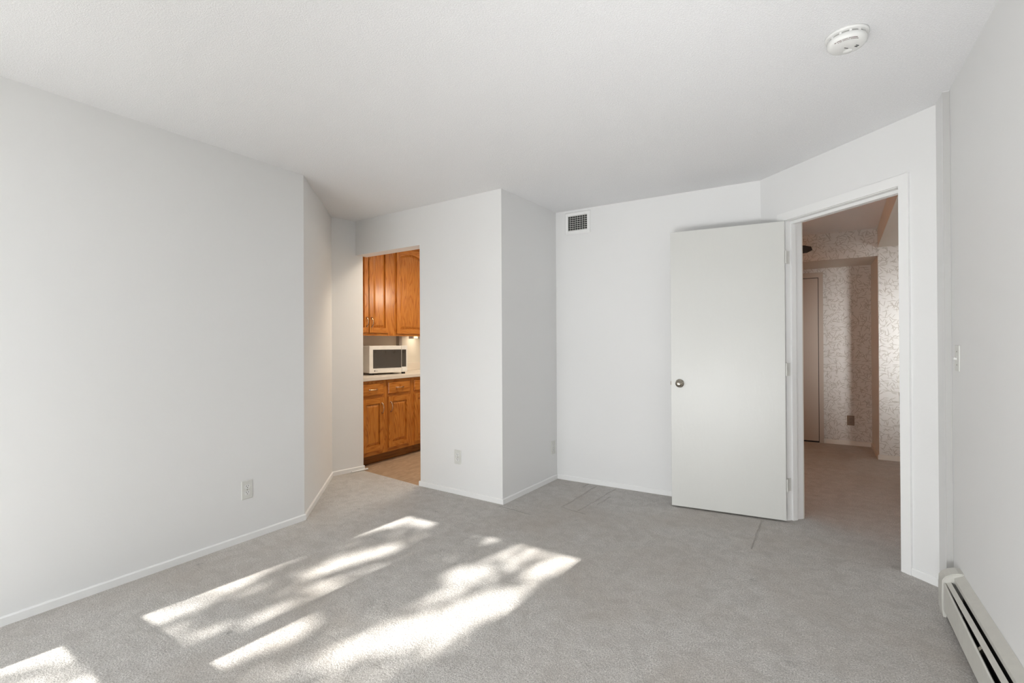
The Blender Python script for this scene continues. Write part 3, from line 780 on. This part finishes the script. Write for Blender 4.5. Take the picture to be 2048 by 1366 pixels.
# two curved lines of fine print on the rim
bm = BM(); rnd = random.Random(3)
for rr, zz, n0 in ((.0605, H - .0418, 34), (.0555, H - .0440, 26)):
    for k in range(n0):
        an = math.radians(-132 + 75 * k / n0) + (0 if n0 == 34 else .12)
        if rnd.random() < .15: continue
        box(bm, rr - .0009, -.0007 - rnd.random() * .0004, zz - .0012, rr + .0009, .0007, zz + .0002, 0, T @ Matrix.Rotation(an, 4, 'Z'))
link('fine_print', bm, plain('print_red_grey', (.16, .08, .07), .6), cv)['kind'] = 'stuff'

# ------------------------------------------------------------------ baseboard heater
ht = empty('baseboard_heater', (.53, 1.2, 0)); tag(ht, 'cream metal baseboard heater along the foot of the right wall', 'heater')
Y0, Y1 = -.45, 2.885
def yprism(bm, prof, y0, y1):
    lo_ = [bm.verts.new((x, y0, z)) for x, z in prof]; hi_ = [bm.verts.new((x, y1, z)) for x, z in prof]
    n = len(prof); bm.faces.new(lo_[::-1]); bm.faces.new(hi_)
    for i in range(n): bm.faces.new([lo_[i], lo_[(i + 1) % n], hi_[(i + 1) % n], hi_[i]])
    return bm
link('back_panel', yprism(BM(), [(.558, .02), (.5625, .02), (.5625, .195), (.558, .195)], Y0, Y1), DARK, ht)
link('top_cover', yprism(BM(), [(.5625, .202), (.5625, .199), (.531, .181), (.531, .166), (.529, .166), (.529, .184)], Y0, Y1), HEATM, ht)
link('damper', yprism(BM(), [(.502, .156), (.518, .163), (.518, .160), (.502, .153)], Y0, Y1), HEATM, ht)
# front plate, its near part sagging open
bm = BM(); rows = []
for i, y in enumerate((2.858, 2.6, 2.2, 1.6, .8, Y0)):
    dz = [0, .013, .032, .042, .042, .042][i]
    rows.append([bm.verts.new((x, y, z)) for x, z in ((.492, .034 - dz * .3), (.492, .152 - dz), (.496, .158 - dz), (.499, .156 - dz), (.495, .150 - dz), (.495, .034 - dz * .3))])
for A_, B_ in zip(rows, rows[1:]):
    for k in range(6): bm.faces.new([A_[k], A_[(k + 1) % 6], B_[(k + 1) % 6], B_[k]])
bm.faces.new(rows[0]); bm.faces.new(rows[-1][::-1])
link('front_plate', bm, HEATM, ht)
link('bottom_shadow_tray', yprism(BM(), [(.502, .004), (.5625, .004), (.5625, .02), (.502, .02)], Y0, Y1), DARK, ht, label='near-black tray standing in for the shade under the heater')  # shade under the plate put in as near-black colour
for y in [2.35 - .9 * k for k in range(4)]:
    link('bracket', yprism(BM(), [(.498, .10), (.502, .10), (.520, .150), (.516, .155), (.498, .13)], y, y + .02), BRASSN, ht, label='small metal bracket in the gap')
# finned element inside
bm = BM(); tube(bm, [(.535, Y0 + .02, .10), (.535, Y1 - .02, .10)], .011, 10); link('pipe', bm, DARK, ht)
bm = BM()
prof = [(.5628, .0), (.5628, .207), (.545, .207), (.520, .198), (.500, .184), (.4885, .165), (.4865, .10), (.4875, .03), (.492, 0)]
yprism(bm, prof, 2.868, 2.945)
bmesh.ops.recalc_face_normals(bm, faces=bm.faces)
bmesh.ops.bevel(bm, geom=[e for e in bm.edges if abs(e.verts[0].co.y - e.verts[1].co.y) < 1e-5], offset=.003, segments=2, affect='EDGES')
link('end_cap', bm, HEATM, ht)

# ------------------------------------------------------------------ outdoors behind the camera: terrace, tree that dapples the sun
struct('terrace', box(BM(), -9, -14, -.2, 6, WY - .14, -.06), paint('concrete', (.68, .67, .65), .9), 'pale terrace outside the patio door')
def floor_pt(px, py):
    d = Fw + Rt * ((px - 1024) / f_px) - Up * ((py - 683) / f_px); s_ = -eye / d.z
    return (d.x * s_, d.y * s_)
# bright gaps in the crown, read as sun flecks on the carpet: two ends of each streak and its half width
flecks = [((300, 1232), (440, 1178), .085, 1), ((440, 1168), (560, 1128), .02, .9), ((430, 1322), (575, 1265), .05, 1), ((650, 1135), (780, 1098), .035, 1),
          ((720, 1066), (850, 1026), .018, .9), ((845, 1042), (890, 1034), .045, 1), ((995, 1072), (1040, 1072), .04, .95), ((930, 1150), (1045, 1105), .065, .75),
          ((1080, 1142), (1170, 1106), .055, 1), ((845, 1256), (985, 1210), .07, 1), ((665, 1312), (790, 1255), .04, .95), ((800, 1330), (880, 1275), .04, .65), ((10, 1325), (145, 1288), .08, 1),
          ((520, 1225), (720, 1155), .09, .58), ((400, 1270), (480, 1240), .05, .6), ((600, 1330), (900, 1200), .13, .28), ((720, 1345), (1020, 1215), .14, .34), ((620, 1150), (850, 1060), .07, .4),
          ((900, 1185), (1100, 1085), .10, .5), ((40, 1350), (200, 1325), .15, .6), ((940, 1072), (1010, 1050), .04, .45), ((480, 1225), (600, 1180), .06, .4)]
fl_ = []
for p_, q_, w_, t_ in flecks:
    a_ = Vector(floor_pt(*p_)); b_ = Vector(floor_pt(*q_)); fl_.append((a_, b_, w_, t_))
def openness(x, y):
    v = Vector((x, y)); best = .1
    for a_, b_, w_, t_ in fl_:
        ab = b_ - a_; u = max(0, min(1, (v - a_).dot(ab) / max(ab.length_squared, 1e-9)))
        d = v - (a_ + ab * u)
        q = math.hypot(d.x, d.y * .55)            # flecks are stretched along the light
        if q < w_ + (.028 if t_ > .7 else 0): best = max(best, t_)
    return best
tree = empty('tree', (-4.6, -8.6, -.06)); tag(tree, 'leafy tree outside the patio door that dapples the sunlight', 'tree')
BARK = paint('bark', (.12, .09, .06), .9, 30, .5)
LEAF, nt, b = new_mat('leaf_green')
nt.links.new(ramp(nt, noise(nt, pos(nt), 4, 2), [(.3, (.05, .11, .02)), (.7, (.10, .18, .04))]), b.inputs['Base Color'])
b.inputs['Roughness'].default_value = .6
bm = BM(); tube(bm, [(-4.6, -8.6, -.1), (-4.55, -8.5, 1.6), (-4.4, -8.3, 3.4), (-4.3, -8.2, 5.2)], [.16, .13, .10, .05], 10)
link('trunk', bm, BARK, tree, True)
for k, (z0, ex, ez) in enumerate(((3.3, -2.2, 3.9), (3.9, -2.0, 4.9), (4.4, -2.6, 5.6), (2.9, -2.6, 3.2))):
    bm = BM(); tube(bm, [(-4.4, -8.3, z0), (-3.9, -7.9, z0 + (ez - z0) * .5), (ex - .7, -7.6, ez - .1), (ex, -7.4, ez)], [.05, .035, .022, .012], 8)
    link('branch', bm, BARK, tree, True)
bm = BM(); rnd = random.Random(11); cnt = 0
def leaf_at(c_, size):
    ax = Vector((rnd.uniform(-1, 1), rnd.uniform(-1, 1), rnd.uniform(-1, 1))).normalized()
    u = to_sun.cross(ax).normalized(); w = (to_sun.cross(u) + to_sun * rnd.uniform(-.7, .7)).normalized()
    pts = [c_ + u * size, c_ + w * size * .5, c_ - u * size, c_ - w * size * .5]
    bm.faces.new([bm.verts.new(q) for q in pts])
for k in range(6200):
    x = rnd.uniform(-3.0, -.9); y = rnd.uniform(.45, 3.1)
    dens = -math.log(max(openness(x, y), .09)) / 2.41
    if rnd.random() > dens: continue
    leaf_at(Vector((x, y, 0)) + to_sun * rnd.uniform(8.2, 10.8), rnd.uniform(.035, .055))
fo = link('foliage', bm, LEAF, tree); fo['kind'] = 'stuff'
